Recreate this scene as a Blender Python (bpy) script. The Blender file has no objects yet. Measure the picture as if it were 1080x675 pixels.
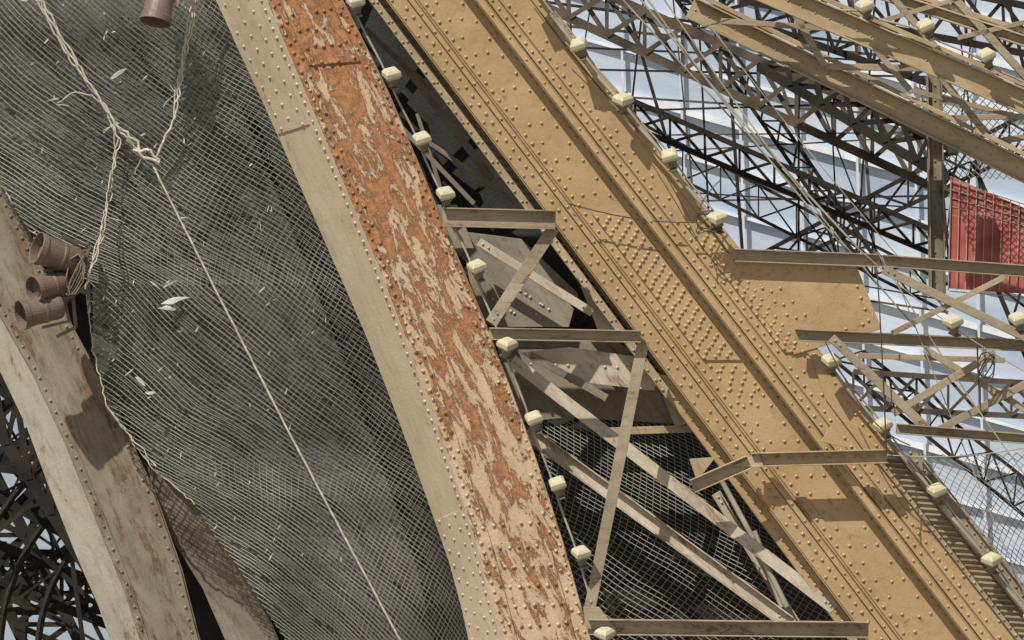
import bpy, math, random, bmesh
from mathutils import Vector, noise
random.seed(7)
sc=bpy.context.scene
D=60.0; PITCH=math.radians(8)
C=Vector((0,0,1.7)); F=Vector((0,math.cos(PITCH),math.sin(PITCH))); R=Vector((1,0,0)); U=Vector((0,-math.sin(PITCH),math.cos(PITCH)))
# steelwork drawing coordinates: u,v in centimetres on the elevation drawing, z in metres proud of it
def P(u,v,z=0.0):
    s=(D-z)/D
    return C+F*(D-z)+R*((u-540)*.01*s)+U*((337.5-v)*.01*s)

class MB:
    def __init__(s): s.v=[];s.f=[];s.sm=[];s.m=[]
    def add(s,vs,fs,smooth=False,mi=0):
        o=len(s.v); s.v+=[tuple(x) for x in vs]; s.f+=[tuple(i+o for i in f) for f in fs]
        s.sm+=[smooth]*len(fs); s.m+=[mi]*len(fs)
    def box(s,c,dx,dy,dz,mi=0):
        vs=[c+dx*a+dy*b+dz*e for a in(-1,1) for b in(-1,1) for e in(-1,1)]
        s.add(vs,[(0,1,3,2),(4,6,7,5),(0,4,5,1),(2,3,7,6),(0,2,6,4),(1,5,7,3)],mi=mi)
    def bar(s,a,b,w,h,mi=0,off=0.0,zoff=0.0):
        d=(b-a); L=d.length; d/=L
        side=d.cross(F).normalized(); dep=side.cross(d).normalized()
        if dep.dot(F)>0: dep=-dep
        if side.dot(U)<0: side=-side
        s.box((a+b)/2+side*off+dep*zoff,d*L/2,side*w/2,dep*h/2,mi)
    def channel(s,a,b,w,dep=.1,t=.014,mi=0,two=True):
        s.bar(a,b,w-2*t-.002,t,mi)
        s.bar(a,b,t,dep,mi,off=w/2-t/2,zoff=dep/2-t/2)
        if two: s.bar(a,b,t,dep*.6,mi,off=-w/2+t/2,zoff=dep*.3-t/2)
    def angle(s,a,b,w,t=.012,mi=0,dep=None):
        dep=dep or w
        s.bar(a,b,w,t,mi)
        s.bar(a,b,t,dep,mi,off=-w/2+t/2,zoff=-dep/2-t/2-.001)
    def tube(s,pts,r,n=6,mi=0):
        rings=[]
        for i,p in enumerate(pts):
            d=(pts[min(i+1,len(pts)-1)]-pts[max(i-1,0)]).normalized()
            x=d.cross(F+Vector((.01,.02,.03))).normalized(); y=d.cross(x)
            rings.append([p+x*r*math.cos(2*math.pi*k/n)+y*r*math.sin(2*math.pi*k/n) for k in range(n)])
        vs=[q for g in rings for q in g]
        fs=[(i*n+k,i*n+(k+1)%n,(i+1)*n+(k+1)%n,(i+1)*n+k) for i in range(len(pts)-1) for k in range(n)]
        s.add(vs,fs,smooth=n>4,mi=mi)
    def sheet(s,A,B,t=.012,mi=0,sub=1):
        n=len(A); nr=[]
        for i in range(n):
            j=min(i,n-2)
            q=(A[j+1]-A[j]).cross(B[i]-A[i]).normalized()
            if q.dot(F)>0: q=-q
            nr.append(q)
        vs=[]
        for i in range(n): vs+=[A[i],B[i],B[i]-nr[i]*t,A[i]-nr[i]*t]
        fs=[(0,1,2,3),(4*n-4,4*n-3,4*n-2,4*n-1)]
        for i in range(n-1):
            for k in range(4): fs.append((4*i+k,4*i+(k+1)%4,4*i+4+(k+1)%4,4*i+4+k))
        s.add(vs,fs,mi=mi)
    def plate(s,poly,z,t=.012,mi=0):
        a=[P(u,v,z) for u,v in poly]; b=[p+F*t for p in a]; n=len(a)
        s.add(a+b,[tuple(range(n)),tuple(range(2*n-1,n-1,-1))]+[(i,i+n,(i+1)%n+n,(i+1)%n) for i in range(n)],mi=mi)
    def rivet(s,p,nrm,r=.021,mi=0):
        x=nrm.cross(R+Vector((0,.1,.2))).normalized(); y=nrm.cross(x); n=8
        vs=[p+x*r*math.cos(k*math.pi/4)+y*r*math.sin(k*math.pi/4) for k in range(n)]
        vs+=[p+nrm*r*.6+(x*math.cos(k*math.pi/4)+y*math.sin(k*math.pi/4))*r*.78 for k in range(n)]
        vs.append(p+nrm*r*.9)
        s.add(vs,[(k,(k+1)%n,n+(k+1)%n,n+k) for k in range(n)]+[(n+k,n+(k+1)%n,2*n) for k in range(n)],smooth=True,mi=mi)
    def obj(s,name,mats,parent=None,bevel=0):
        me=bpy.data.meshes.new(name); me.from_pydata(s.v,[],s.f)
        for m in mats: me.materials.append(m)
        me.polygons.foreach_set('use_smooth',s.sm); me.polygons.foreach_set('material_index',s.m)
        at=me.attributes.new('loc','FLOAT_VECTOR','POINT'); L=[]
        for v in s.v:
            w=Vector(v)-C; L+=[w.dot(R),w.dot(U),w.dot(F)-D]
        at.data.foreach_set('vector',L)
        bm=bmesh.new(); bm.from_mesh(me); bmesh.ops.recalc_face_normals(bm,faces=bm.faces); bm.to_mesh(me); bm.free()
        me.update()
        o=bpy.data.objects.new(name,me); sc.collection.objects.link(o)
        if parent: o.parent=parent
        if bevel:
            b=o.modifiers.new('b','BEVEL'); b.width=bevel; b.segments=1; b.limit_method='ANGLE'
        return o
def empty(name):
    e=bpy.data.objects.new(name,None); sc.collection.objects.link(e); return e
def lerp(pl,v):
    for a,b in zip(pl,pl[1:]):
        if v<=b[1] or b is pl[-1]:
            return a[0]+(b[0]-a[0])*(v-a[1])/(b[1]-a[1])

# ---------------- materials
def simple(name,c1,c2,rough=.8,sc_=3,metal=0,spec=.3):
    m=bpy.data.materials.new(name); m.use_nodes=True; n=m.node_tree.nodes; l=m.node_tree.links; b=n['Principled BSDF']
    tc=n.new('ShaderNodeAttribute'); tc.attribute_name='loc'
    q=n.new('ShaderNodeTexNoise'); q.inputs['Scale'].default_value=sc_; q.inputs['Detail'].default_value=2; l.new(tc.outputs['Vector'],q.inputs['Vector'])
    r=n.new('ShaderNodeValToRGB'); r.color_ramp.elements[0].position=.35; r.color_ramp.elements[1].position=.65; r.color_ramp.elements[0].color=(*c1,1); r.color_ramp.elements[1].color=(*c2,1)
    l.new(q.outputs['Fac'],r.inputs[0]); l.new(r.outputs[0],b.inputs['Base Color']); b.inputs['Roughness'].default_value=rough; b.inputs['Specular IOR Level'].default_value=spec; b.inputs['Metallic'].default_value=metal
    return m
def paint(name,c1,c2,rust=0.0,rot=-52,rough=.5,rustc=(.26,.085,.03),scale=1.0,bump=.25,dirt=.5,usobj=False,grad=False,rs=4.2,stretch=.45,halo=.5):
    m=bpy.data.materials.new(name); m.use_nodes=True; N=m.node_tree; n=N.nodes; l=N.links
    b=n['Principled BSDF']
    if usobj:
        tc=n.new('ShaderNodeTexCoord'); src=tc.outputs['Object']
    else:
        tc=n.new('ShaderNodeAttribute'); tc.attribute_name='loc'; src=tc.outputs['Vector']
    mp=n.new('ShaderNodeMapping'); mp.inputs['Rotation'].default_value=(0,0,math.radians(-rot))
    l.new(src,mp.inputs['Vector'])
    st=n.new('ShaderNodeMapping'); st.inputs['Scale'].default_value=(stretch,1.6 if stretch<1 else stretch,1.6); l.new(mp.outputs[0],st.inputs[0])
    def nz(sc_,det,ro,v,dist=0):
        q=n.new('ShaderNodeTexNoise'); q.inputs['Scale'].default_value=sc_*scale; q.inputs['Detail'].default_value=det; q.inputs['Roughness'].default_value=ro; q.inputs['Distortion'].default_value=dist
        l.new(v,q.inputs['Vector']); return q.outputs['Fac']
    def ramp(v,a,c):
        q=n.new('ShaderNodeMapRange'); q.inputs[1].default_value=a; q.inputs[2].default_value=c; q.clamp=True; l.new(v,q.inputs[0]); return q.outputs[0]
    def mul(v,k):
        g=n.new('ShaderNodeMath'); g.operation='MULTIPLY'; g.inputs[1].default_value=k; l.new(v,g.inputs[0]); return g.outputs[0]
    def mix(f,a,c):
        q=n.new('ShaderNodeMix'); q.data_type='RGBA'
        l.new(f,q.inputs[0])
        for k,x in((6,a),(7,c)):
            if isinstance(x,tuple): q.inputs[k].default_value=(*x,1)
            else: l.new(x,q.inputs[k])
        return q.outputs[2]
    col=mix(ramp(nz(1.3,3,.6,st.outputs[0]),.35,.65),c1,c2)
    d1=ramp(nz(5,5,.75,st.outputs[0],.6),.5,.75)
    col=mix(mul(d1,dirt),col,tuple(x*.42 for x in c1))
    hfine=nz(30,3,.65,mp.outputs[0])
    col=mix(mul(ramp(hfine,.55,.75),.3*dirt),col,tuple(x*.45 for x in c1))
    h=hfine
    if rust>0:
        rn=nz(rs,9,.78,st.outputs[0],.35)
        th=.64-.26*rust
        if grad:
            sx=n.new('ShaderNodeSeparateXYZ'); l.new(src,sx.inputs[0])
            q=n.new('ShaderNodeMapRange'); q.inputs[1].default_value=-2.5; q.inputs[2].default_value=3.0; q.inputs[3].default_value=-.028; q.inputs[4].default_value=.05; l.new(sx.outputs[1],q.inputs[0])
            ad=n.new('ShaderNodeMath'); ad.operation='ADD'; l.new(rn,ad.inputs[0]); l.new(q.outputs[0],ad.inputs[1]); rn=ad.outputs[0]
        rf=ramp(rn,th,th+.025)
        col=mix(mul(ramp(rn,th-.11,th+.03),halo),col,tuple(min(1,a*.55+b_*.45) for a,b_ in zip(rustc,c1)))
        rc=mix(ramp(nz(13,4,.7,mp.outputs[0]),.36,.66),rustc,tuple(min(1,x*1.65+.025) for x in rustc))
        rc=mix(ramp(rn,th+.055,th+.02),rc,tuple(x*.5 for x in rustc)) if grad else rc
        col=mix(rf,col,rc)
        rr=n.new('ShaderNodeMapRange'); rr.inputs[3].default_value=rough; rr.inputs[4].default_value=.9; l.new(rf,rr.inputs[0]); l.new(rr.outputs[0],b.inputs['Roughness'])
        ad=n.new('ShaderNodeMath'); ad.operation='SUBTRACT'; l.new(hfine,ad.inputs[0]); l.new(rf,ad.inputs[1]); h=ad.outputs[0]
    else: b.inputs['Roughness'].default_value=rough
    l.new(col,b.inputs['Base Color'])
    bp=n.new('ShaderNodeBump'); bp.inputs['Strength'].default_value=bump; bp.inputs['Distance'].default_value=.012
    l.new(h,bp.inputs['Height']); l.new(bp.outputs[0],b.inputs['Normal'])
    return m
GOLD=paint('gold_brown_paint',(.375,.255,.128),(.445,.31,.165),rust=.08,rough=.33,dirt=.38,rustc=(.22,.125,.06),bump=.35,stretch=1.1,halo=.25)
GOLD2=paint('weathered_gold_paint',(.34,.26,.155),(.44,.35,.23),rust=.2,rough=.55,dirt=.6,rustc=(.22,.12,.05))
RUSTY=paint('peeling_paint_over_rust',(.54,.415,.28),(.50,.345,.205),rust=.55,rot=-64,rough=.6,rustc=(.25,.108,.043),bump=.6,dirt=.5,grad=True,rs=4.8,stretch=.5)
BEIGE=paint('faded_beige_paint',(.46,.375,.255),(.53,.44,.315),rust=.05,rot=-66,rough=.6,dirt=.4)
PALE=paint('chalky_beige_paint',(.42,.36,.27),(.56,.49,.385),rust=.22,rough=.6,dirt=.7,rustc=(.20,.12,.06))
SHADE=paint('shaded_beige_paint',(.19,.165,.125),(.30,.26,.20),rust=.2,rough=.7,dirt=.8,rustc=(.12,.08,.05))  # beige darkened in the colour for steel standing in shade, plus dirt and rust
STRUT=paint('strut_paint',(.27,.215,.145),(.38,.31,.215),rust=.2,rot=0,rough=.5,dirt=.6,rustc=(.13,.07,.035))
GREY=paint('grey_brown_paint',(.20,.165,.115),(.30,.255,.185),rust=.34,rot=-66,rough=.6,dirt=.8,rustc=(.11,.065,.035))
ARCHP=paint('arch_pale_paint',(.31,.275,.21),(.40,.355,.28),rust=.2,rot=-66,rough=.6,dirt=.7,rustc=(.16,.10,.06))
CHORD=paint('chord_paint',(.34,.255,.145),(.44,.34,.205),rot=-25,rough=.42,dirt=.7)
DARK=simple('shaded_lattice_paint',(.010,.008,.007),(.03,.023,.017),.8)  # lattice colour darkened to stand in for shade from the tower above
DARKB=simple('brown_lattice_paint',(.05,.038,.027),(.12,.09,.062),.7)  # lighter brown lattice tone, still set dark in place of shade
DARK2=paint('interior_shade_dark',(.012,.011,.010),(.035,.033,.03),rough=.85,dirt=.8,bump=.6)  # near-black colour standing in for the unlit interior between members
CREAM=paint('lamp_glass_cream',(.46,.42,.27),(.56,.51,.36),rough=.5,dirt=.6,usobj=True,scale=6,bump=.05)
LGREY=paint('lamp_base_grey',(.14,.12,.085),(.20,.17,.12),rough=.6,dirt=.5,usobj=True,scale=6)
CABLE=simple('cable_sheath',(.26,.23,.175),(.40,.36,.28),.6)
WIRE=simple('wire_dark',(.05,.04,.03),(.09,.08,.06),.6)
ROPE=simple('rope_fibre',(.38,.35,.28),(.58,.54,.45),.9,15)
NET=simple('net_cord',(.17,.166,.143),(.33,.32,.275),.85,.9)
NETB=simple('net_cord_weathered',(.11,.107,.09),(.22,.213,.18),.85,.7)
CLOTH=paint('debris_cloth',(.055,.055,.048),(.125,.123,.107),rot=-58,rough=.9,dirt=.9,bump=1.0,scale=1.2)
SCRAP=simple('paper_scrap',(.42,.40,.35),(.6,.58,.53),.8)
FLOOD=paint('flood_brown',(.125,.088,.068),(.18,.13,.10),rust=.15,rough=.5,dirt=.5,rustc=(.14,.075,.05))
REDM=simple('red_mesh_fabric',(.33,.07,.06),(.44,.13,.115),.7)
WHITE=simple('white_mullion',(.62,.65,.70),(.75,.78,.82),.4)
GLASS=paint('sky_tinted_glass',(.40,.49,.62),(.66,.73,.82),rot=-20,rough=.2,dirt=.15,scale=.6)
GRAVEL=simple('gravel',(.24,.21,.17),(.32,.29,.24),.9,.5)

# ---------------- rusty box girder
Lp=[(238,-110),(274,-20),(282,0),(318,85),(408,300),(458,435),(500,560),(530,675),(548,740)]
Rp=[(306,-110),(350,-20),(361,0),(410,100),(452,200),(515,350),(553,450),(590,560),(622,675),(642,740)]
Wp=[(190,-110),(224,-20),(232,0),(270,80),(310,170),(350,260),(385,340),(420,430),(452,520),(480,600),(496,675),(510,740)]
VS=[-100,-20,40,100,160,220,280,340,400,460,520,580,630,680,730]
ZF=.62; ZW=.12
e=empty('rusty_box_girder')
m=MB()
A=[P(lerp(Lp,v),v,ZF) for v in VS]; B=[P(lerp(Rp,v),v,ZF) for v in VS]; W=[P(lerp(Wp,v)+1,v+14,ZW) for v in VS]
BB=[P(lerp(Rp,v)-2,v,ZW) for v in VS]
m.sheet(A,B); 
mw=MB(); mw.sheet([a-F*.001-R*.001 for a in A],W)
mw.sheet([b+F*.013 for b in B],BB)
mw.sheet([w+F*.02 for w in W],[b+F*.02 for b in BB])
def sub(A,B,f): return [a+(b-a)*f for a,b in zip(A,B)]
def raise_(A,n): return [a+n for a in A]
TOW=-F
def strip(mb,A,B,f0,f1,h,t=None,mi=0,i0=0,i1=None):
    n=(A[1]-A[0]).cross(B[0]-A[0]).normalized()
    if n.dot(F)>0: n=-n
    a=raise_(sub(A,B,f0),n*h)[i0:i1]; b=raise_(sub(A,B,f1),n*h)[i0:i1]
    mb.sheet(a,b,t=h-.001,mi=mi)
def rivs(mb,A,B,f,sp,h,r=.021,v0=0,v1=1e9,mi=0,jit=0):
    n=(A[1]-A[0]).cross(B[0]-A[0]).normalized()
    if n.dot(F)>0: n=-n
    pl=sub(A,B,f); tot=0; nxt=v0
    for a,b in zip(pl,pl[1:]):
        L=(b-a).length
        while nxt<=tot+L and nxt<v1:
            if random.random()>jit*.2: mb.rivet(a+(b-a)*((nxt-tot)/L)+n*h+(A[0]-B[0]).normalized()*random.uniform(-.004,.004),n,r*random.uniform(.88,1.08),mi=mi)
            nxt+=sp*random.uniform(.97,1.03)
        tot+=L
strip(m,A,B,-.01,.17,.022); strip(m,A,B,.85,1.01,.022)
strip(mw,A,W,.0,.2,.016)
def seg(pl,z,v0,v1,k=6): return [P(lerp(pl,v0+(v1-v0)*i/k),v0+(v1-v0)*i/k,z) for i in range(k+1)]
for v0,v1 in((-95,70),(574,735)):
    a=seg(Lp,ZF,v0,v1);b=seg(Rp,ZF,v0-6,v1-6)
    strip(m,a,b,.175,.845,.018)
for v0,v1 in((-100,128),(535,735)):
    a2=seg(Lp,ZF,v0,v1); w2=[P(lerp(Wp,v0+(v1-v0)*i/6)+1,v0+(v1-v0)*i/6+14,ZW) for i in range(7)]
    strip(mw,a2,w2,.21,.97,.012)
plates=m.obj('flange_plates',[RUSTY],e,.004); mw.obj('web_plates',[BEIGE],e,.004)
m=MB()
rivs(m,A,B,.05,.105,.022); rivs(m,A,B,.13,.21,.022,v0=.05); rivs(m,A,B,.89,.21,.022); rivs(m,A,B,.965,.105,.022,v0=.05,r=.018)
for v0,v1,h in((-95,70,.018),(574,735,.018),(550,572,.001)):
    a=seg(Lp,ZF,v0,v1);b=seg(Rp,ZF,v0-6,v1-6)
    for k,f in enumerate((.25,.36,.47,.58,.69,.79)): rivs(m,a,b,f,.19 if v0<0 else .21,h,v0=.06,r=.022,jit=.4)
m.obj('flange_rivets',[RUSTY],e)
m=MB(); rivs(m,A,W,.1,.105,.016,r=.02)
for v0,v1 in((-100,128),(535,735)):
    a2=seg(Lp,ZF,v0,v1); w2=[P(lerp(Wp,v0+(v1-v0)*i/6)+1,v0+(v1-v0)*i/6+14,ZW) for i in range(7)]
    for k,f in enumerate((.34,.6,.84)): rivs(m,a2,w2,f,.16,.012,v0=.03+.08*(k%2),r=.018,jit=.4)
m.obj('web_rivets',[BEIGE],e)

# ---------------- gold riveted girder
def G(o,v,z): return P(o+v*(.755+.03*(o-430)/140),v,z)
GV=[-60,0,80,160,240,320,400,480,560,640,720]
def gl(o,z,vs=GV): return [G(o,v,z) for v in vs]
e=empty('gold_riveted_girder'); m=MB(); rv=MB()
ZG=.3
m.sheet(gl(438,ZG),gl(572,ZG),t=.016)
m.sheet(gl(409,ZG+.10),gl(430,ZG+.12),t=.016)               # left cap angle
m.sheet(gl(430.5,ZG+.15),gl(436,ZG+.15),t=.03)
m.sheet(gl(436.3,ZG+.13),gl(437.6,ZG-.02),t=.014)
m.sheet(gl(441,ZG+.018),gl(452,ZG+.018),t=.016)
m.sheet(gl(409,ZG+.085),gl(408,ZG-.55),t=.016)
m.sheet(gl(491,ZG+.018),gl(502,ZG+.018),t=.016)
m.sheet(gl(502.3,ZG+.21),gl(503.6,ZG+.001),t=.014)
m.sheet(gl(502.3,ZG+.228),gl(509.5,ZG+.228),t=.016)
m.sheet(gl(509.8,ZG+.225),gl(512.5,ZG+.07),t=.014)
m.sheet(gl(513.5,ZG+.07),gl(524,ZG+.07),t=.014)
m.sheet(gl(524.3,ZG+.068),gl(525,ZG+.019),t=.014)
m.sheet(gl(526.5,ZG+.018),gl(537,ZG+.018),t=.016)
m.sheet(gl(560,ZG+.018),gl(573,ZG+.018),t=.016)
m.sheet(gl(573.5,ZG+.018),gl(574,ZG-.25),t=.014)
cv=[225,280,330,380]; cw=[235,300,372]
m.sheet(gl(453,ZG+.022,cv),gl(490,ZG+.022,cv),t=.021)
m.sheet(gl(538,ZG+.022,cw),gl(559,ZG+.022,cw),t=.021)
lv=[395,450,520,600,720]
m.sheet(gl(392,ZG-.1,lv),gl(407,ZG-.1,lv),t=.014)
m.sheet(gl(391,ZG-.1,lv),gl(390,ZG-.4,lv),t=.014)
m.plate([(757,262),(775,270),(902,277),(930,347),(838,374),(800,330)],ZG+.03,.014)
m.plate([(855,372),(862,374),(905,430),(935,480),(915,480),(870,420)],ZG+.03,.014)
m.plate([(865,466),(877,448),(893,472)],ZG+.42,.014)
for o,sp,h,r in((446,.115,.018,.02),(433.3,.23,.15,.018),(422,.115,.113,.02),(413,.23,.103,.018),(496.5,.115,.018,.019),(506,.3,.228,.016),(519,.115,.07,.019),(532,.115,.018,.019),(566,.13,.018,.02)):
    a=gl(o,ZG);b=gl(o+1,ZG); rivs(rv,a,b,0,sp,h,r,v0=random.random()*.1,jit=.15)
for o,sp in((458,.23),(485,.23),(472,.46),(543,.3)):
    for va,vb in((-60,222),(384,720)):
        vs=[va,(va+vb)/2,vb]; rivs(rv,gl(o,ZG,vs),gl(o+1,ZG,vs),0,sp,0,.019,v0=.1,jit=.2)
for k,o in enumerate((455.5,461.5,467.5,473.5,479.5,485.5)):
    rivs(rv,gl(o,ZG,cv),gl(o+1,ZG,cv),0,.115,.022,.022,v0=.06+.05*(k%2))
    vs=[384,400,425]; rivs(rv,gl(o,ZG,vs),gl(o+1,ZG,vs),0,.16,0,.02,v0=.03+.06*(k%2))
for k,o in enumerate((540,545.5,551,556.5)):
    rivs(rv,gl(o,ZG,cw),gl(o+1,ZG,cw),0,.115,.022,.022,v0=.06+.05*(k%2))
for j in range(5):
    for i in range(6+j//2): rv.rivet(P(778+j*13+i*9.5,276+j*14+ (i%2)*3,ZG+.03),TOW,.018) if i<3 else None
for i in range(7):
    rv.rivet(P(800+i*15,286-i*.3,ZG+.03),TOW,.019)
for i in range(5):
    rv.rivet(P(900+i*4,290+i*12,ZG+.03),TOW,.019); rv.rivet(P(838+i*18,362-i*5,ZG+.03),TOW,.019)
for i in range(9): rv.rivet(P(866+i*7.3,382+i*11,ZG+.03),TOW,.018)
rivs(rv,gl(399,ZG-.1,lv),gl(400,ZG-.1,lv),0,.12,0,.02)
m.obj('plates',[GOLD],e,.005); rv.obj('rivets',[GOLD],e)

e=empty('inner_lattice_girder'); m=MB(); rv=MB()
vs=[-60,100,260,420]
m.sheet(gl(389,.22,vs),gl(399,.22,vs),t=.014); m.sheet(gl(389,.2,vs),gl(388,-.3,vs),t=.014)
m.sheet(gl(402,.1,vs),gl(407,.1,vs),t=.014)
for i in range(60):
    v=-55+i*7.6; m.bar(G(397,v,.19),G(405,v+2,.09),.02,.012)
rivs(rv,gl(392,.22,vs),gl(393,.22,vs),0,.13,0,.018); rivs(rv,gl(396.5,.22,vs),gl(397,.22,vs),0,.26,0,.016)
m.obj('flange',[GOLD2],e,.003); rv.obj('rivets',[GOLD2],e)
m=MB()
m.plate([(330,-60),(440,-60),(1100,760),(560,760),(430,300)],-1.6,.02)  # dark sheet added to paint the shade in the gap between girders
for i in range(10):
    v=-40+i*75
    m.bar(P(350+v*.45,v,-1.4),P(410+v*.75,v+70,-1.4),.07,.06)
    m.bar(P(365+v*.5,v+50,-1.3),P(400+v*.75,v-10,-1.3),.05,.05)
m.obj('gap_shade_sheet',[DARK2],e)
m=MB()
for a,b,w_ in(((385,30),(455,95),6),((420,60),(520,190),8),((400,110),(500,215),5),((452,150),(560,225),5),((440,120),(470,215),4)):
    m.angle(P(*a,-.5),P(*b,-.6),w_*.01)
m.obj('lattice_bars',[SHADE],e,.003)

e=empty('edge_channel_girder'); m=MB(); rv=MB()
vs=[478,560,640,740]
m.sheet(gl(546,ZG+.045,vs),gl(551,ZG+.045,vs)); m.sheet(gl(551.5,ZG+.03,vs),gl(570,ZG+.03,vs)); m.sheet(gl(570.5,ZG+.1,vs),gl(575,ZG+.1,vs)); m.sheet(gl(575.5,ZG+.1,vs),gl(577,ZG-.2,vs))
m.sheet(gl(577.5,ZG-.1,vs),gl(590,ZG-.1,vs)); m.sheet(gl(590.5,ZG-.02,vs),gl(593,ZG-.02,vs))
for i in range(40):
    v=482+i*6; m.bar(G(552,v,ZG+.05),G(569,v+1.5,ZG+.05),.022,.03)
rivs(rv,gl(548.5,ZG,vs),gl(549.5,ZG,vs),0,.1,.045,.017);rivs(rv,gl(584,ZG,vs),gl(585,ZG,vs),0,.12,-.1,.017)
m.obj('plates',[STRUT],e,.003); rv.obj('rivets',[STRUT],e)

# ---------------- struts between girders
def member(name,items,mat,kind='channel'):
    m=MB()
    for it in items:
        (a,b,w,z)=it[:4]; k=it[4] if len(it)>4 else kind
        za,zb=(z if isinstance(z,tuple) else (z,z))
        a_,b_=P(*a,za),P(*b,zb)
        if k=='channel': m.channel(a_,b_,w*.01,dep=.09)
        elif k=='angle': m.angle(a_,b_,w*.01)
        elif k=='plate': m.bar(a_,b_,w*.01,.012)
        if w>=9:
            for j in range(2):
                for s_ in(0,1):
                    p=(a_ if s_==0 else b_)+(b_-a_).normalized()*(.05+.07*j)*(1 if s_==0 else -1)
                    m.rivet(p-F*.008,TOW,.016)
    return m.obj(name,[mat],None,.003)
member('bracket_strut',[((467,229),(586,232),20,.72),((584,240),(518,341),13,.66,'angle')],STRUT)
member('bracket_strut',[((516,352),(676,355),13,.72),((679,358),(621,647),12,.66,'angle')],STRUT)
m=MB()
m.channel(P(620,661,.7),P(916,664,.7),.17,dep=.12)
m.plate([(615,640),(632,640),(650,664),(618,664)],.74); 
for i in range(22): m.rivet(P(632+i*13,661,.714),TOW,.015)
m.obj('bracket_strut',[STRUT],None,.003)
member('diagonal_brace',[((505,255),(625,330),9,.05,'angle'),((540,380),(880,642),13,(.1,.2),'angle')],PALE)
member('diagonal_brace',[((555,455),(832,657),16,(-.1,.1),'channel'),((755,520),(842,662),10,-.15,'channel')],PALE)
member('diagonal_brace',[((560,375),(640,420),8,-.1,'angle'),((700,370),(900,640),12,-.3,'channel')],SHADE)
e=empty('gusset_plate_cluster'); m=MB();rv=MB()
m.plate([(487,244),(550,252),(610,310),(600,345),(520,345),(500,330)],-.3,.02)
m.plate([(522,358),(640,352),(700,395),(726,448),(600,440),(548,446)],-.45,.02)
m.plate([(455,216),(482,216),(500,262),(478,262)],.3,.014)
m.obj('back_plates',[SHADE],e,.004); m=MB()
m.plate([(548,372),(600,366),(700,380),(690,412),(600,402)],-.12,.014)
m.plate([(600,270),(632,300),(652,352),(632,352)],-.2,.014)
for i in range(46):
    u=505+random.random()*180; v=275+(u-500)*.65+random.choice((0,14,28,60))
    if v<340 and u<600: rv.rivet(P(u,v,-.298),TOW,.018)
    elif 385<v<430 and 560<u<690: rv.rivet(P(u,v,-.448),TOW,.018)
for i in range(10): rv.rivet(P(560+i*13,384+i*.5,-.118),TOW,.018)
m.obj('plates',[PALE],e,.004); rv.obj('rivets',[PALE],e)
member('crossing_angle',[((585,150),(650,250),7,-.05),((640,455),(735,452),8,-.25),((695,385),(720,448),16,-.2)],GOLD2,'angle')

# right brackets
member('bracket_strut',[((773,269),(928,275),14,.4),((930,275),(1095,287),13,.4)],STRUT)
member('bracket_strut',[((838,353),(1095,365),13,.5)],STRUT)
member('lattice_bracket',[((932,284),(1095,362),9,.7,'angle'),((877,356),(978,452),9,.75,'angle'),((1060,292),(940,352),6,.66,'angle'),
  ((1050,372),(942,436),8,.7,'angle'),((945,452),(1095,464),11,.7,'channel'),((1095,398),(985,456),8,.66,'angle'),((975,368),(1095,440),7,.6,'angle'),((905,375),(1060,380),6,.55,'angle')],STRUT)
m=MB()
m.channel(P(730,513,.62),P(790,487,.62),.15,dep=.1); m.channel(P(792,485,.62),P(935,481,.62),.15,dep=.1)
m.plate([(727,484),(755,482),(735,508)],.6); m.plate([(772,492),(800,478),(806,492)],.655)
for i in range(9): m.rivet(P(805+i*14,484-i*.3,.635),TOW,.016)
m.obj('bracket_strut',[GOLD2],None,.003)
def chord(a,b,w,z,name):
    m=MB(); A_=P(*a,z);B_=P(*b,z); m.channel(A_,B_,w*.01,dep=.12,t=.02)
    d=(B_-A_).normalized(); L=(B_-A_).length; k=.06
    m.bar(A_,B_,.05,.02,off=w*.005+.04,zoff=.05)
    while k<L: m.rivet(A_+d*k-F*.01,TOW,.015); k+=.16
    return m.obj(name,[CHORD],None,.004)
chord((728,8),(1100,190),24,-1,'lattice_chord'); chord((796,-14),(1100,116),26,-.4,'lattice_chord'); chord((905,-14),(1100,50),12,-.6,'lattice_chord')
member('chord_lacing',[((760,22),(905,32),6,-.7),((830,0),(870,70),7,-.7),((905,30),(960,95),6,-.7),((870,70),(985,72),7,-.8),((960,95),(1095,128),5,-.9),((985,72),(1040,140),7,-.7),((1030,95),(1095,88),6,-.7),((940,-5),(1000,65),7,-.5),((1000,-10),(1095,95),8,-.5),((1040,-10),(930,22),5,-.5),((1095,20),(1010,40),5,-.5),((1000,158),(1095,142),7,-1.1),((985,125),(1095,122),6,-1.1)],STRUT,'angle')
m=MB(); m.channel(P(985,78,-1.6),P(989,310,-1.6),.16,dep=.14); m.bar(P(978,80,-1.62),P(981,310,-1.62),.03,.03)
for i in range(14): m.rivet(P(986,90+i*16,-1.59),TOW,.014)
m.obj('steel_mast',[GREY],None,.003)

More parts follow.
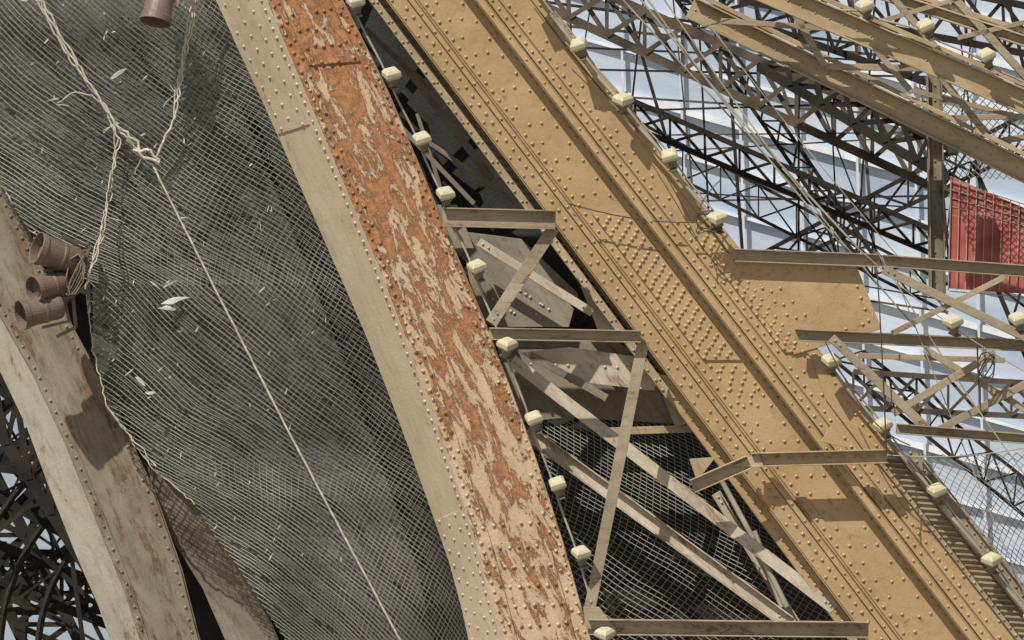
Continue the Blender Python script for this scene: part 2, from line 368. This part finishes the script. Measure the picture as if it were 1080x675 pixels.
# ---------------- background lattice
def truss(m,p,q,p2,q2,n,w,z,dbl=True,mi=0):
    a0,a1,b0,b1=P(*p,z),P(*q,z),P(*p2,z),P(*q2,z)
    m.bar(a0,a1,w*1.8,w,mi);m.bar(b0,b1,w*1.8,w,mi)
    for i in range(n):
        f,g=i/n,(i+1)/n
        x0,x1=a0+(a1-a0)*f,a0+(a1-a0)*g; y0,y1=b0+(b1-b0)*f,b0+(b1-b0)*g
        m.bar(x0+F*.03,y1+F*.03,w,w*.4,mi)
        if dbl: m.bar(y0-F*.03,x1-F*.03,w,w*.4,mi)
        m.bar(x0,y0,w*.8,w*.5,mi)
m=MB()
truss(m,(560,-40),(1000,150),(560,0),(1000,205),11,.055,-5,mi=1)
truss(m,(640,-30),(1000,95),(690,-60),(1000,60),9,.045,-7)
truss(m,(560,60),(1000,250),(560,88),(1000,275),12,.035,-6)
truss(m,(700,-20),(905,275),(722,-20),(925,275),12,.026,-8)
truss(m,(780,300),(1100,150),(780,280),(1100,110),9,.03,-10)
truss(m,(600,90),(1000,300),(600,130),(1000,330),10,.022,-9)
for i in range(18):
    u=600+i*27; z=-6-random.random()*5
    m.bar(P(u,-20,z),P(u+random.uniform(-60,120),290,z),random.choice((.018,.025,.04)),.04,mi=random.choice((0,0,1)))
for i in range(12):
    v=0+i*24; z=-7-random.random()*4
    m.bar(P(560,v,z),P(1000,v+random.uniform(-50,90),z),random.choice((.018,.025,.035)),.03,mi=random.choice((0,1)))
truss(m,(780,0),(1100,60),(760,-60),(1100,10),8,.045,-5)
truss(m,(800,70),(1000,190),(830,60),(1010,160),6,.06,-4.5)
truss(m,(1000,180),(1100,420),(1025,170),(1135,420),6,.03,-6)
truss(m,(900,392),(1100,405),(900,430),(1100,440),6,.035,-4,mi=1)
truss(m,(880,380),(1100,560),(910,370),(1100,520),7,.025,-8)
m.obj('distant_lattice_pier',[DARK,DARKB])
m=MB()
truss(m,(-40,395),(150,690),(-40,330),(190,690),8,.07,-4)
truss(m,(-40,560),(170,640),(-40,600),(170,680),8,.06,-5)
truss(m,(-20,470),(90,690),(-70,470),(30,690),7,.07,-6)
for i in range(60):
    u=-40+random.random()*190; v=380+random.random()*290; a=random.random()*3.14; L=60+random.random()*110; z=-4-random.random()*6
    m.bar(P(u-math.cos(a)*L,v-math.sin(a)*L,z),P(u+math.cos(a)*L,v+math.sin(a)*L,z),random.choice((.03,.05,.09)),.05,mi=0)
for r0 in(150,190,232,300):
    m.tube([P(190-r0*math.cos(t*.1),690-r0*math.sin(t*.1)*1.1,-4.5) for t in range(0,15)],.04,4)
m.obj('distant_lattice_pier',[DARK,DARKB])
# glass roof behind
e=empty('glass_pavilion_roof'); m=MB(); fr=MB()
def Q(a,b): return P(520+a*800, -80+b*900+a*220, -16-b*1.5+a*.5)
m.add([Q(0,-.3),Q(1,-.3),Q(1,1),Q(0,1)],[(0,1,2,3)])
for i in range(-6,20): 
    b=i/19; fr.bar(Q(0,b)-F*.05,Q(1,b)-F*.05,.045 if i%3 else .09,.05)
for i in range(14):
    a=i/13; fr.bar(Q(a,-.3)-F*.1,Q(min(1,a+.05),1)-F*.1,.03,.05)
m.obj('glass_panes',[GLASS],e); fr.obj('mullions',[WHITE],e)
e=empty('red_safety_screen'); m=MB(); m.sheet([P(1003,186,-2.6),P(1000,304,-2.5)],[P(1110,232,-2.6),P(1110,312,-2.5)],t=.01); m.obj('fabric',[REDM],e)
m=MB()
for i in range(14):
    m.bar(P(1003+i*9,186+i*3.5,-2.57),P(1000+i*9,306,-2.47),.01,.012); m.bar(P(1001,190+i*9,-2.57),P(1110,225+i*7,-2.57),.01,.012)
m.obj('mesh',[CABLE],e)

# ---------------- left lower beams
e=empty('arch_girder'); m=MB(); rv=MB()
T=[(-60,80),(0,195),(75,345),(120,430),(160,515),(190,600),(209,675),(225,760)]; M_=[(-60,215),(0,333),(35,395),(70,470),(100,545),(130,620),(148,675),(170,760)]; Bt=[(-60,270),(0,392),(28,450),(52,515),(80,585),(104,640),(116,675),(140,760)]
def pl(L,z): return [P(u,v,z) for u,v in L]
m.sheet(pl(T,-.3),pl(M_,-.1),t=.02); 
m.sheet([p+F*.025 for p in pl(T,-.3)],[p+F*.025 for p in pl(T,-1.0)],t=.02)
strip(m,pl(T,-.3),pl(M_,-.1),.0,.16,.014); strip(m,pl(T,-.3),pl(M_,-.1),.86,1.0,.02)
rivs(rv,pl(T,-.3),pl(M_,-.1),.08,.13,.014,.018); rivs(rv,pl(T,-.3),pl(M_,-.1),.93,.13,.02,.018)
m.obj('plates',[GREY],e,.004); rv.obj('rivets',[GREY],e)
m=MB(); m.sheet([p+F*.02-U*.01 for p in pl(M_,-.1)],pl(Bt,-.13),t=.02); m.obj('soffit_plate',[ARCHP],e,.004)
e=empty('arch_rib'); m=MB(); rv=MB()
a=pl([(125,440),(165,540),(215,620),(250,700),(270,760)],-.7); b=pl([(150,468),(215,525),(262,600),(300,690),(320,760)],-.5)
m.sheet(a,b,t=.02); strip(m,a,b,.78,1.0,.02); strip(m,a,b,0,.15,.02); rivs(rv,a,b,.9,.12,.02,.017)
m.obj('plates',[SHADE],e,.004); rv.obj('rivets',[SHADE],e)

# ---------------- nets
def nz(u,v,s,k=0): return noise.noise(Vector((u*s,v*s,k)))
def net(name,Lb,Rb,v0,v1,nu,nv,zf,rad,mat,wob=3.0,parent=None,keep=.99):
    m=MB(); g=[]
    for j in range(nv+1):
        v=v0+(v1-v0)*j/nv; a,b=lerp(Lb,v),lerp(Rb,v); row=[]
        for i in range(nu+1):
            f=i/nu; u=a+(b-a)*f
            du=wob*nz(u,v,.012,1)*2+wob*.3*nz(u,v,.1,2); dv=wob*nz(u,v,.012,5)*2+wob*.3*nz(u,v,.1,6)
            row.append(P(u+du*(0 if i in(0,) else 1),v+dv,zf(f,v)))
        g.append(row)
    for j in range(nv):
        for i in range(nu):
            if random.random()<keep: m.tube([g[j][i],g[j+1][i+1]],rad,3)
            if random.random()<keep: m.tube([g[j][i+1],g[j+1][i]],rad,3)
    return m.obj(name,[mat],parent)
NL=[(-40,-30),(-40,80),(-25,150),(0,195),(45,262),(96,300),(96,370),(113,430),(158,490),(205,530),(258,610),(310,690),(330,740)]
NR=[(222,-30),(232,0),(310,170),(385,340),(452,520),(487,640),(500,740)]
def zn(f,v): return .05+.35*math.sin(min(1,max(0,f))*3.14)+.08*nz(f*6,v,.02,3)
e=empty('debris_safety_net')
net('fine_mesh',NL,NR,-30,720,40,100,zn,.0038,NET,2.2,parent=e,keep=.985)
net('second_mesh',NL,NR,-30,720,33,84,lambda f,v:zn(f,v)-.13,.0042,NETB,3,parent=e)
m=MB(); n1=60;n2=150; NR2=[(205,-30),(232,60),(290,200),(345,335),(395,470),(440,600),(470,740)]
vs=[]
for j in range(n2+1):
    v=-30+770*j/n2; a,b=lerp(NL,v)+2,lerp(NR2,v)
    for i in range(n1+1):
        f=i/n1; u=a+(b-a)*f
        al=(u*.86-v*.5)
        z=zn(f,v)-.48+.26*nz(al,v*.25,.022,8)+.12*nz(al,v*.2,.07,9)+.03*nz(u,v,.12,4)
        vs.append(P(u,v,z))
fs=[(j*(n1+1)+i,j*(n1+1)+i+1,(j+1)*(n1+1)+i+1,(j+1)*(n1+1)+i) for j in range(n2) for i in range(n1)]
m.add(vs,fs,smooth=True); m.obj('cloth_lining',[CLOTH],e)
m=MB(); m.sheet([P(-60,-40,-1.3),P(60,380,-1.3),P(130,500,-1.3),P(170,680,-1.3),P(190,760,-1.3)],[P(300,-40,-1.3),P(420,300,-1.3),P(500,500,-1.3),P(525,680,-1.3),P(540,760,-1.3)],t=.02); m.obj('shade_underlay',[DARK2],e)  # dark sheet added behind the net as the shaded tower interior
def rope(m,pts,z,r,jit=2.0):
    out=[]
    for (a,b) in zip(pts,pts[1:]):
        n=max(2,int(math.dist(a,b)/5))
        for k in range(n):
            f=k/n; out.append(P(a[0]+(b[0]-a[0])*f+random.uniform(-jit,jit)*.5,a[1]+(b[1]-a[1])*f+random.uniform(-jit,jit)*.5,z+random.uniform(-.01,.01)))
    out.append(P(*pts[-1],z)); m.tube(out,r,6)
m=MB()
for k in range(3):
    o=k*2.6
    rope(m,[(28+o,-20),(58+o,35),(80+o,72),(112,112+o),(128,140),(150,162)],.5+.02*k,.010,3)
    rope(m,[(212-o,-20),(200-o,40),(186+o,88),(184,125),(164,168)],.5+.02*k,.009,3)
    rope(m,[(112,112),(122+o,150),(118-o,200),(104+o,250),(90,305)],.5+.02*k,.008,4)
rope(m,[(125,135),(145,150),(148,165),(170,172),(160,160),(140,158)],.55,.016,4)
m.tube([P(160+(430-160)*k/60,172+(690-172)*k/60+6*math.sin(k/60*3.14)+random.uniform(-.5,.5),.5+.01*(k%2)) for k in range(61)],.0115,6)
rope(m,[(92,305),(98,370),(113,430),(158,490),(205,532)],.1,.007,3)
rope(m,[(60,110),(75,98),(96,100),(110,112)],.5,.006,3); rope(m,[(60,110),(72,112)],.5,.005,3)
rope(m,[(112,428),(130,450),(165,492)],.16,.007,3)
for k in range(10):
    u,v=random.choice([(150,165),(125,130),(185,100),(95,95),(115,230)]); a=random.random()*6.28
    m.tube([P(u+t*4*math.cos(a)+random.uniform(-1.5,1.5),v+t*4*math.sin(a)+t*t*.3,.52) for t in range(5)],.004,4)
m.obj('ropes',[ROPE],e)
m=MB()
def scrap(u,v,a,L,w):
    c=P(u,v,.46); d=(R*math.cos(a)+U*math.sin(a)); q=(R*-math.sin(a)+U*math.cos(a)); n=7; vs=[]
    for k in range(n):
        t=2*math.pi*k/n; rr=random.uniform(.45,1.15)
        vs.append(c+d*L*rr*math.cos(t)+q*w*rr*math.sin(t)-F*random.uniform(0,w*.6))
    m.add(vs,[tuple(range(n))])
for (u,v,a,L,w) in((184,316,.15,.15,.05),(178,325,-.1,.12,.03),(180,299,.5,.09,.015),(163,300,-.7,.08,.015),(148,402,-.8,.09,.03),(158,414,0,.06,.02),(125,78,.6,.1,.03),(55,105,.2,.08,.015)): scrap(u,v,a,L,w)
for i in range(100):
    v=random.uniform(0,600); a,b=lerp(NL,v),lerp(NR2,v); scrap(random.uniform(max(a,0),b),v,random.gauss(1.0,.5),random.uniform(.01,.045)*(1 if i%7 else 1.8),random.uniform(.004,.009))
m.obj('snagged_scraps',[SCRAP],e)
net('bird_net',[(480,430),(560,560),(600,740)],[(700,430),(880,600),(960,740)],440,720,34,34,lambda f,v:-.5,.0045,NET,2)
net('bird_net',[(900,470),(1010,600),(1040,740)],[(1120,470),(1120,740)],478,720,22,28,lambda f,v:-.1,.005,NET,2)
net('bird_net',[(965,90),(990,170)],[(1110,90),(1110,170)],92,190,16,11,lambda f,v:-1.9,.006,NETB,2)

# ---------------- cables
def catl(a,b,sag,z,r,mb):
    mb.tube([P(a[0]+(b[0]-a[0])*k/16,a[1]+(b[1]-a[1])*k/16+sag*math.sin(k/16*math.pi),z) for k in range(17)],r,5)
m=MB()
for a,b,sg,z,r in(((668,-10),(905,262),6,.0,.013),((676,-10),(925,300),10,.02,.011),((694,-10),(965,345),14,.05,.009),((648,-10),(840,200),0,-.1,.009),((925,265),(1095,520),8,.9,.008),((905,262),(1095,400),10,.9,.006),((940,280),(1095,660),5,.6,.006),((935,480),(1095,470),6,.8,.006),((720,-10),(1000,330),8,-.1,.006)):
    catl(a,b,sg,z,r,m)
m.obj('steel_cables',[CABLE])
m=MB()
for a,b,sg,z,r in(((640,0),(770,20),20,-.4,.008),((590,40),(730,235),-18,.5,.006),((600,215),(745,235),6,.52,.007),((730,235),(760,190),-6,.6,.006),((925,285),(935,480),-12,.9,.008),((1030,350),(1035,440),14,.85,.01),((870,360),(960,470),22,.9,.007),((560,0),(700,160),10,.35,.006)):
    catl(a,b,sg,z,r,m)
for k in range(5): m.tube([P(748+14*math.cos(t*.7+k),232+10*math.sin(t*.7+k*2)+k,.6+.01*k) for t in range(9)],.007,5)
for k in range(4): m.tube([P(1040+9*math.cos(t*.7+k),385+14*math.sin(t*.7)+k*2,.86+.01*k) for t in range(10)],.008,5)
m.obj('loose_wires',[WIRE])

# ---------------- lamps
def lampmesh():
    vs=[];fs=[];mi=[]
    def rings(prof,n,ph,matf):
        o=len(vs)
        for r,h in prof:
            for k in range(n):
                t=2*math.pi*(k+ph)/n; vs.append((r*math.cos(t),r*math.sin(t),h))
        for i in range(len(prof)-1):
            for k in range(n): fs.append((o+i*n+k,o+i*n+(k+1)%n,o+(i+1)*n+(k+1)%n,o+(i+1)*n+k)); mi.append(matf)
        fs.append(tuple(range(o+(len(prof)-1)*n,o+len(prof)*n))); mi.append(matf)
        fs.append(tuple(range(o+n-1,o-1,-1))); mi.append(matf)
    rings([(.045,-.15),(.05,-.09),(.072,-.085),(.075,-.056)],12,0,1)
    rings([(.095,-.054),(.130,-.02),(.124,.03),(.082,.062)],4,.5,0)
    def bx(x0,x1,y0,y1,z0,z1):
        o=len(vs); vs.extend([(x,y,z) for x in(x0,x1) for y in(y0,y1) for z in(z0,z1)])
        for f in[(0,1,3,2),(4,6,7,5),(0,4,5,1),(2,3,7,6),(0,2,6,4),(1,5,7,3)]: fs.append(tuple(i+o for i in f)); mi.append(1)
    bx(-.085,.085,-.035,.035,-.172,-.151); bx(.03,.06,-.05,-.036,-.2,-.09)
    me=bpy.data.meshes.new('lamp'); me.from_pydata(vs,[],fs); me.materials.append(CREAM); me.materials.append(LGREY)
    me.polygons.foreach_set('material_index',mi)
    bm=bmesh.new(); bm.from_mesh(me); bmesh.ops.recalc_face_normals(bm,faces=bm.faces); bm.to_mesh(me); bm.free()
    return me
LM=lampmesh()
def lamp(u,v,z):
    o=bpy.data.objects.new('sparkle_lamp',LM); sc.collection.objects.link(o); o.location=P(u,v,z)
    ax=(-F*.42+U*.88+R*random.uniform(-.4,.05)).normalized()
    q=ax.to_track_quat('Z','X'); o.rotation_euler=q.to_euler(); o.rotation_euler.rotate_axis('Z',.4+random.random()*.5); o.scale=(.92,.92,.92)
    b=o.modifiers.new('b','BEVEL'); b.width=.010; b.segments=2; b.limit_method='ANGLE'
L1=[(375,1),(413,78),(445,146),(470,204),(503,281),(535,363),(563,441),(588,510),(613,583),(638,668)]
L2=[(563,-18),(610,47),(657,105),(706,164),(756,230)]; L3=[(877,380),(931,448),(988,517),(1046,590),(1090,650)]
L4=[(912,6),(976,27),(1040,58)]; L5=[(1005,339),(1074,336)]
for u,v in L1: lamp(u,v,.78)
for u,v in L2: lamp(u,v,.62)
for u,v in L3: lamp(u,v,.6)
for u,v in L4: lamp(u,v,-.1)
for u,v in L5: lamp(u,v,1.0)
m=MB()
def cond(L,z,off,r=.018):
    pts=[]
    for a,b in zip(L,L[1:]): 
        for k in range(4): pts.append(P(a[0]+(b[0]-a[0])*k/4+off,a[1]+(b[1]-a[1])*k/4+8+1.5*math.sin(k*1.57),z))
    pts.append(P(L[-1][0]+off,L[-1][1]+8,z)); m.tube(pts,r,6)
cond(L1,.66,-2,.012); cond(L2,.5,0,.02); cond(L3,.48,0,.02); cond(L3,.47,6,.009); cond(L2,.5,7,.01)
cond([(880,0)]+L4+[(1100,90)],-.2,0,.012)
m.tube([P(760,505,.1),P(790,560,.1),P(830,640,.1)],.03,8); m.tube([P(795,560,.05),P(825,640,.05)],.035,8)
m.obj('lamp_conduit',[CABLE])
def flood(u,v,z,ax,s=1.0,name='floodlight'):
    m=MB(); ax=ax.normalized(); x=ax.cross(F).normalized(); y=ax.cross(x); c=P(u,v,z); n=28
    prof=[(0,-.26),(.09,-.26),(.12,-.24),(.13,-.2),(.13,-.08),(.137,-.07),(.137,-.05),(.13,-.04),(.14,.12),(.152,.13),(.152,.19),(.143,.19),(.138,.10),(.0,.08)]
    vs=[c+(x*math.cos(2*math.pi*k/n)+y*math.sin(2*math.pi*k/n))*r*s+ax*h*s for r,h in prof for k in range(n)]
    m.add(vs,[(i*n+k,i*n+(k+1)%n,(i+1)*n+(k+1)%n,(i+1)*n+k) for i in range(len(prof)-1) for k in range(n)],smooth=False)
    m.bar(c+x*.17*s,c+x*.17*s-ax*.3*s,.03,.02); m.bar(c-x*.17*s,c-x*.17*s-ax*.3*s,.03,.02); m.bar(c+x*.19*s-ax*.3*s,c-x*.19*s-ax*.3*s,.03,.03)
    m.obj(name,[FLOOD],None,.003)
flood(58,268,.5,-R*1+U*.35-F*.5,1.15); flood(50,302,.55,-R*1-U*.25-F*.8,.95); flood(40,328,.6,-R*1-U*.25-F*.5,1.05)
flood(168,4,.8,-U*1+R*-.2-F*.3,1.1)
m=MB()
for a,b in(((70,270),(98,262)),((60,300),(95,310)),((55,330),(92,300)),((92,255),(94,330)),((72,262),(80,345)),((80,345),(60,355)),((72,285),(92,290))): m.bar(P(*a,.35),P(*b,.3),.035,.04)
for k in range(6): m.tube([P(76+9*math.cos(t+k)+k,290+22*math.sin(t*.8+k),.5+.02*k) for t in range(8)],.009,5)
m.obj('floodlight_mount',[LGREY])

me=bpy.data.meshes.new('ground'); S=3000; me.from_pydata([(-S,-S,0),(S,-S,0),(S,S,0),(-S,S,0)],[],[(0,1,2,3)]); me.materials.append(GRAVEL)
o=bpy.data.objects.new('ground',me); sc.collection.objects.link(o)

# ---------------- light
s=Vector((-.34,-.60,.72)).normalized()
sd=bpy.data.lights.new('sun','SUN'); sd.energy=5.0; sd.angle=math.radians(.5); sd.color=(1,.95,.87)
so=bpy.data.objects.new('sun',sd); so.rotation_euler=s.to_track_quat('Z','Y').to_euler(); sc.collection.objects.link(so)
w=bpy.data.worlds.new('World'); sc.world=w; w.use_nodes=True; n=w.node_tree.nodes; l=w.node_tree.links
sk=n.new('ShaderNodeTexSky'); sk.sky_type='NISHITA'; sk.sun_disc=False; sk.sun_elevation=math.asin(s.z); sk.sun_rotation=math.atan2(s.x,s.y)
tc=n.new('ShaderNodeTexCoord'); q=n.new('ShaderNodeTexNoise'); q.inputs['Scale'].default_value=4; q.inputs['Detail'].default_value=5; l.new(tc.outputs['Generated'],q.inputs['Vector'])
mr=n.new('ShaderNodeMapRange'); mr.inputs[1].default_value=.36; mr.inputs[2].default_value=.6; l.new(q.outputs['Fac'],mr.inputs[0])
mx=n.new('ShaderNodeMix'); mx.data_type='RGBA'; l.new(mr.outputs[0],mx.inputs[0]); l.new(sk.outputs[0],mx.inputs[6]); mx.inputs[7].default_value=(8.2,8.5,9,1)
l.new(mx.outputs[2],n['Background'].inputs[0]); n['Background'].inputs[1].default_value=.06
cd=bpy.data.cameras.new('camera'); cd.lens=200; cd.sensor_width=36; cd.clip_end=8000
co=bpy.data.objects.new('camera',cd); co.location=C; co.rotation_euler=(math.pi/2+PITCH,0,0); sc.collection.objects.link(co); sc.camera=co
sc.view_settings.view_transform='Standard'; sc.view_settings.look='None'; sc.view_settings.exposure=0
